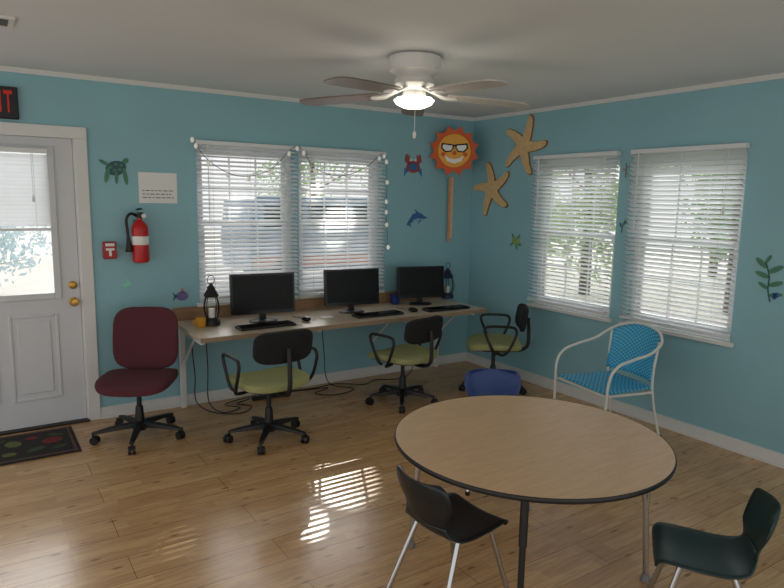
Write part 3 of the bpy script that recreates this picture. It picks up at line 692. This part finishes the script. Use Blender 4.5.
# ------------------------------------------------------------ outdoors
MB().box(-14,20,.14,30,-.4,-.3).build('ground_back',m_drive,kind='structure')
MB().box(.14,24,-16,.14,-.4,-.3).build('ground_side',m_grass,kind='structure')
GZ=-.3
def tree(x,y,h,rad,n,lm,label,trunk=.12,low=.9,name='tree',cat='tree',sz0=.04,sz1=.09):
    t=thing(name,label,cat,(x,y,GZ),0,'trees and bushes outside the windows')
    s=MB(); s.tube([(0,0,0),(.05,.03,h*.3),(-.05,.05,h*.6),(.05,0,h*.85)],[trunk,trunk*.8,trunk*.6,trunk*.3],8)
    for k in range(5):
        a=k*1.3; z=h*(.35+.1*k); s.tube([(0,0,z),(rad*.7*math.cos(a),rad*.7*math.sin(a),z+h*.15)],[trunk*.3,trunk*.08],6)
    s.build('trunk',m_bark,t)
    f=MB()
    cl=[(Vector((random.uniform(-1,1)*rad*.55,random.uniform(-1,1)*rad*.55,random.uniform(low,h))),random.uniform(.3,.45)*rad) for _ in range(16)]
    for _ in range(n):
        c,r=random.choice(cl); d=Vector((random.gauss(0,1),random.gauss(0,1),random.gauss(0,1))).normalized()*r*random.uniform(.4,1)
        p=c+d
        if p.z<.05: continue
        sz=random.uniform(sz0,sz1); u=Vector((random.gauss(0,1),random.gauss(0,1),random.gauss(0,1))).normalized(); w_=u.orthogonal().normalized()
        f.f([f.v(p-u*sz),f.v(p+w_*sz*.5),f.v(p+u*sz),f.v(p-w_*sz*.5)])
    f.build('foliage',lm,t)
tree(-5.2,15,6.5,2.4,3500,m_leaf2,'leafy pale tree beyond the driveway seen past the door glass')
tree(-4.3,9.5,1.3,1.7,2200,m_leaf3,'low pale grey bush outside the door glass',trunk=.04,low=.2,name='bush',cat='bush')
tree(-.5,16,6.5,2.6,3500,m_leaf2,'pale green tree beyond the driveway in the window nearest the door')
tree(5.2,14,6,2.4,3500,m_leaf,'green tree beyond the vehicle in the middle back window')
tree(8.6,8.4,6.5,2.0,6500,m_leaf2,'pale green tree furthest back outside the window nearest the corner',low=.3,sz0=.06,sz1=.12)
tree(6.6,4.0,4.6,1.7,6500,m_leaf2,'bushy pale green tree outside the window nearest the corner',low=.3)
tree(7.2,1.2,5,1.7,6500,m_leaf,'green tree filling the right window by the seaweed decal',low=.3)
tree(12.5,4.6,7,2.6,6000,m_leaf,'tall green tree further back outside the right windows',low=.5,sz0=.07,sz1=.14)
tree(8.0,-3.2,5,1.7,3500,m_leaf2,'green tree at the far right outside the windows',low=.5)
p=ony(330,225,8.5)
t=thing('parked_van','blue grey van with orange lower side parked outside the back windows','van',(p.x,8.5,GZ))
sd=[(-2.3,.35),(-2.35,1.0),(-2.25,1.85),(-2.1,1.95),(.9,1.95),(1.25,1.85),(1.65,1.2),(2.2,1.05),(2.35,.85),(2.38,.4),(2.2,.32)]
MB().prism(sd,-.9,.9).build('van_body',m_car,t,.05,3)
for x0,x1,tx0,tx1 in ((-2.0,-1.15,-2.0,-1.15),(-1.0,-.1,-1.0,-.1),(.1,1.35,.1,1.02)):
    MB().prism([(x0,1.28),(x1,1.28),(tx1,1.75),(tx0,1.75)],-.925,-.9).build('side_window',m_carw,t)
for x in (-1.5,1.5):
    for y in (-.9,.72): MB(Matrix.Translation((x,y,.34))).rings([[Vector((.34*math.cos(2*PI*k/24),yy,.34*math.sin(2*PI*k/24))) for k in range(24)] for yy in (-.04,.2)]).build('wheel',m_tyre,t)
MB().box(-2.25,2.25,-.925,-.9,.42,.66).build('orange_lower_panel',mat('rust_stripe',(176,112,84),.5),t)
# ------------------------------------------------------------ light
W=bpy.data.worlds.new('world'); S.world=W; W.use_nodes=True; N=W.node_tree.nodes; L=W.node_tree.links; bg=N['Background']
tc=N.new('ShaderNodeTexCoord'); sx=N.new('ShaderNodeSeparateXYZ'); L.new(tc.outputs['Generated'],sx.inputs[0])
cr=N.new('ShaderNodeValToRGB'); cr.color_ramp.elements[0].position=.35; cr.color_ramp.elements[0].color=(.8,.8,.79,1); cr.color_ramp.elements[1].position=.75; cr.color_ramp.elements[1].color=(.9,.95,1,1)
L.new(sx.outputs['Z'],cr.inputs[0]); L.new(cr.outputs[0],bg.inputs['Color']); bg.inputs['Strength'].default_value=1.25
def spot(tgt,src,ang,e):
    l=bpy.data.lights.new('sun_beam','SPOT'); l.energy=e; l.spot_size=R(ang); l.spot_blend=.5; l.shadow_soft_size=.02; l.color=(1,.95,.86)
    o=bpy.data.objects.new('sun_beam',l); COL.objects.link(o); o.location=src; o.rotation_euler=(Vector(tgt)-Vector(src)).to_track_quat('-Z','Y').to_euler()
a=onz(346,479,0); w_=Vector((-1.5,0,1.42)); d_=(w_-a).normalized(); spot(a,a+d_*12,2.1,9000)
a=onz(312,523,0); spot(a,a+d_*12,.8,4500)
a=Vector((-3.44,-1.98,0)); spot(a,a+d_*12,.3,2500)
sl=bpy.data.lights.new('sky_glow','SUN'); sl.energy=7.0; sl.angle=R(80); sl.color=(.98,.99,1)
o=bpy.data.objects.new('sky_glow',sl); COL.objects.link(o); o.rotation_euler=Vector((-.62,-.66,-.42)).to_track_quat('-Z','Y').to_euler(); o.location=(5,6,6)
pl=bpy.data.lights.new('fan_lamp','POINT'); pl.energy=2; pl.shadow_soft_size=.1; pl.color=(1,.9,.75)
o=bpy.data.objects.new('fan_lamp',pl); COL.objects.link(o); o.location=(FC.x,FC.y,H-.42)
